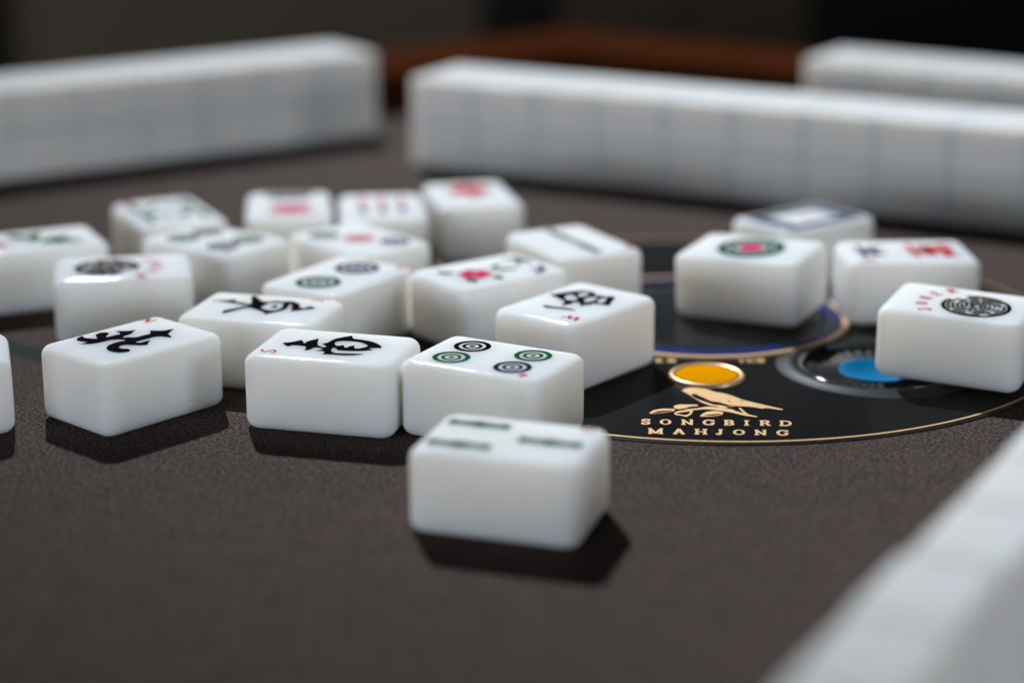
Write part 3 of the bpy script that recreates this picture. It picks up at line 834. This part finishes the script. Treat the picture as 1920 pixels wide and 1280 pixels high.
t = tile('5', 'blurred white tile with pinkish marks above blue ones, in the back row')
for v in (-7.5, 0, 7.5):
    bamboo(t, 9.5, v, 12, 2.2, 'pink'); bamboo(t, -6.5, v, 10, 2.6, 'blue')

# --- character tiles
WAN = [([(6, 8.6), (6, -8.6)], 1.3), ([(8.2, 3.6), (3.8, 3.6)], 1.3), ([(8.2, -3.6), (3.8, -3.6)], 1.3),
       ([(3.4, -6), (3.4, 6), (-2.0, 6), (-2.0, -6), (3.4, -6)], 1.2), ([(.7, -6), (.7, 6)], 1.0), ([(3.4, 0), (-6.6, 0)], 1.4),
       ([(-7.8, 8), (-4.2, 8), (-4.2, -8), (-7.6, -8), (-6.6, -6)], 1.5), ([(-6.4, 3), (-6.6, -1.5), (-5.6, -3.4)], 1.2)]
def wan(t, cu, cv, sgn, m, sc=1.0):
    return strokes(t, 'character', [([(cu + sgn * sc * p[0], cv + sgn * sc * p[1]) for p in s], w * 1.15) for s, w in WAN], m)
t = tile('crakpink', 'blurred white tile with a pink character under a black numeral, in the back row')
wan(t, -8.5, -.8, 1, 'pink', .92)
strokes(t, 'numeral', [([(16.0, 9), (16.7, -9.5)], 3.4), ([(11.0, 6.5), (11.4, -7)], 3.0)], 'black')
t = tile('crak', 'white tile with a blue numeral and a large red character, right of the panel centre')
wan(t, 8.6, 0, -1, 'red', 1.08)
strokes(t, 'numeral', [([(-15.5, -7), (-16, 7.5)], 1.8), ([(-11.4, -6), (-11.6, 6)], 1.8), ([(-15.6, -1), (-8, -4.5)], 1.8), ([(-15.6, 1.5), (-7.8, 5)], 1.8)], 'blue')
letter(t, 'S', -15.5, -11.6, 180, 3.6, 'red', .8)
t = tile('red', 'blurred white tile with a red character, rightmost of the back row')
strokes(t, 'character', [([(12, -7), (12, 7), (1.5, 6), (1.5, -6), (12, -7)], 2.3), ([(17, 0), (-8, 0)], 2.3), ([(11, 0), (2.5, 0)], 10.0)], 'red')

# --- flower and frame tiles
def petals(t, cx, cy, n, r, w, m, name='petal'):
    for i in range(n):
        a = 2 * math.pi * i / n + .3
        e = Vector((math.cos(a), math.sin(a))); q = Vector((-e.y, e.x)); c = Vector((cx, cy))
        pts = [c + e * (r * .08), c + e * (r * .45) + q * w, c + e * (r * .9) + q * (w * .7), c + e * r, c + e * (r * .9) - q * (w * .7), c + e * (r * .45) - q * w]
        inlay(t, name, [[tuple(p) for p in pts]], m, 2, i % 3)
def leaf(t, x0, y0, x1, y1, w, m='green'):
    a = Vector((x0, y0)); b = Vector((x1, y1)); d = b - a; q = Vector((-d.y, d.x)).normalized()
    pts = [a, a + d * .3 + q * w * .8, a + d * .6 + q * w, b, a + d * .6 - q * w * .6, a + d * .3 - q * w * .7]
    inlay(t, 'leaf', [[tuple(p) for p in pts]], m, 2)
t = tile('flower', 'white tile with a pink flower, green leaves and blue marks, left of the W tile')
petals(t, -7, -1.5, 6, 6.0, 2.4, 'pink')
leaf(t, -12, 3, -16, 9, 2); leaf(t, -12.5, -4, -13, -11, 2); leaf(t, -3, -7, -4, -12.5, 1.8); leaf(t, 0, -1, 10, -4, 1.3); leaf(t, 1, 1, 8, 4, 1.3)
strokes(t, 'numeral', [([(17, 10), (17.5, 0)], 1.5), ([(12.5, 9), (17, 4), (12, 1)], 1.4)], 'blue')
strokes(t, 'numeral', [([(17.5, -5), (14, -11), (10, -12.5)], 1.4), ([(12.5, -6.5), (15, -12)], 1.2)], 'blue')
t = tile('fish', 'blurred white tile with green leaves and red marks, cut by the left edge')
leaf(t, 0, -7, 13, 1, 3.4); leaf(t, -2, 1, -8, 11, 3.4); leaf(t, -2, -3, 3, 10, 3.0); leaf(t, 2, -5, 16, -10, 2.6)
petals(t, -13.5, -4, 5, 2.8, 1.2, 'red')
t = tile('soap', 'blurred white tile with a wide dark blue frame, behind the green circle tile')
o = inlay(t, 'frame', [[(-18.5, -12.4), (18.5, -12.4), (18.5, 12.4), (-18.5, 12.4)], [(-13.8, -8.2), (13.8, -8.2), (13.8, 8.2), (-13.8, 8.2)]], 'blue')
for s in (-1, 1):
    link('frame_line', filled('frame_line', [[(s * 12.6, -7.2), (s * 11.6, -7.2), (s * 11.6, 7.2), (s * 12.6, 7.2)]], TZ, TT), M['blue'], o)
letter(t, 'I', 2, 1, 90, 4.4, 'red', .6)

t = tile('edge', 'white tile cut off by the left edge of the picture, beside the N tile')

# ------------------------------------------------------------------ walls of stacked tiles
HW = 20.6
L, W = 44.5, 32.0
PLAIN = rounded_box('plain_tile', L, W, HW, 0.8, 4, 0.0, 0.0)
UPRIGHT = rounded_box('upright_tile', HW, W, L, 2.4, 6, 0.0, 0.0)
UPRIGHT.materials.append(M['walltile'])
PLAIN.materials.append(M['walltile'])
ORD = ['first', 'second', 'third', 'fourth', 'fifth', 'sixth', 'seventh', 'eighth', 'ninth', 'tenth', 'eleventh', 'twelfth', 'thirteenth']
def tile_wall(start, ang, n, side, end_text, wall_text, group, jog=None, seed=1, upright=False):
    """start: foot of the camera-side corner where counting begins; tiles run along ang; depth to +side normal"""
    rnd = random.Random(seed)
    a = R(ang); e = Vector((math.cos(a), math.sin(a))); nrm = Vector((-e.y, e.x)) * side
    for i in range(n):
        for lv in ((0,) if upright else (0, 1)):
            p = Vector(start) + e * (W / 2 + i * (W + 0.04)) + nrm * ((HW if upright else L) / 2)
            p += nrm * rnd.uniform(-.6, .6) * (2.0 if upright else 1.0) + e * rnd.uniform(-.01, .01)
            if jog and i < jog[0]:
                p += nrm * jog[1]
            o = link('mahjong_tile', UPRIGHT if upright else PLAIN, None, None, (p.x * MM, p.y * MM, lv * (HW + .05) * MM), (0, 0, a + math.pi / 2 + R(rnd.uniform(-.25, .25))))
            weighted(o)
            lab = ('upright blank white tile, %s from the %s end of the %s' % (ORD[i], end_text, wall_text) if upright else
                   'blank white tile, %s from the %s end, %s layer, %s' % (ORD[i], end_text, ('lower', 'upper')[lv], wall_text))
            tag(o, lab, 'mahjong tile', group, 'thing')
# left wall, counted from its far right end towards the left edge
tile_wall((-68, 1020), 180 + 35, 8, -1, 'right', 'upper left wall', 'tiles of the upper left wall', None, 3)
# rear wall behind the loose tiles
tile_wall((-47, 943), -27.8, 11, 1, 'left', 'long rear wall', 'tiles of the long rear wall', None, 4)
# short piece of wall beyond it at upper right
tile_wall((144, 1000), -32.5, 5, 1, 'left', 'upper right wall', 'tiles of the upper right wall', None, 5)
# near row at lower right, tiles standing upright
tile_wall((31.6, 239.9), 61, 9, 1, 'near', 'blurred row at lower right', 'upright tiles at lower right', (4, 1.0), 6, True)
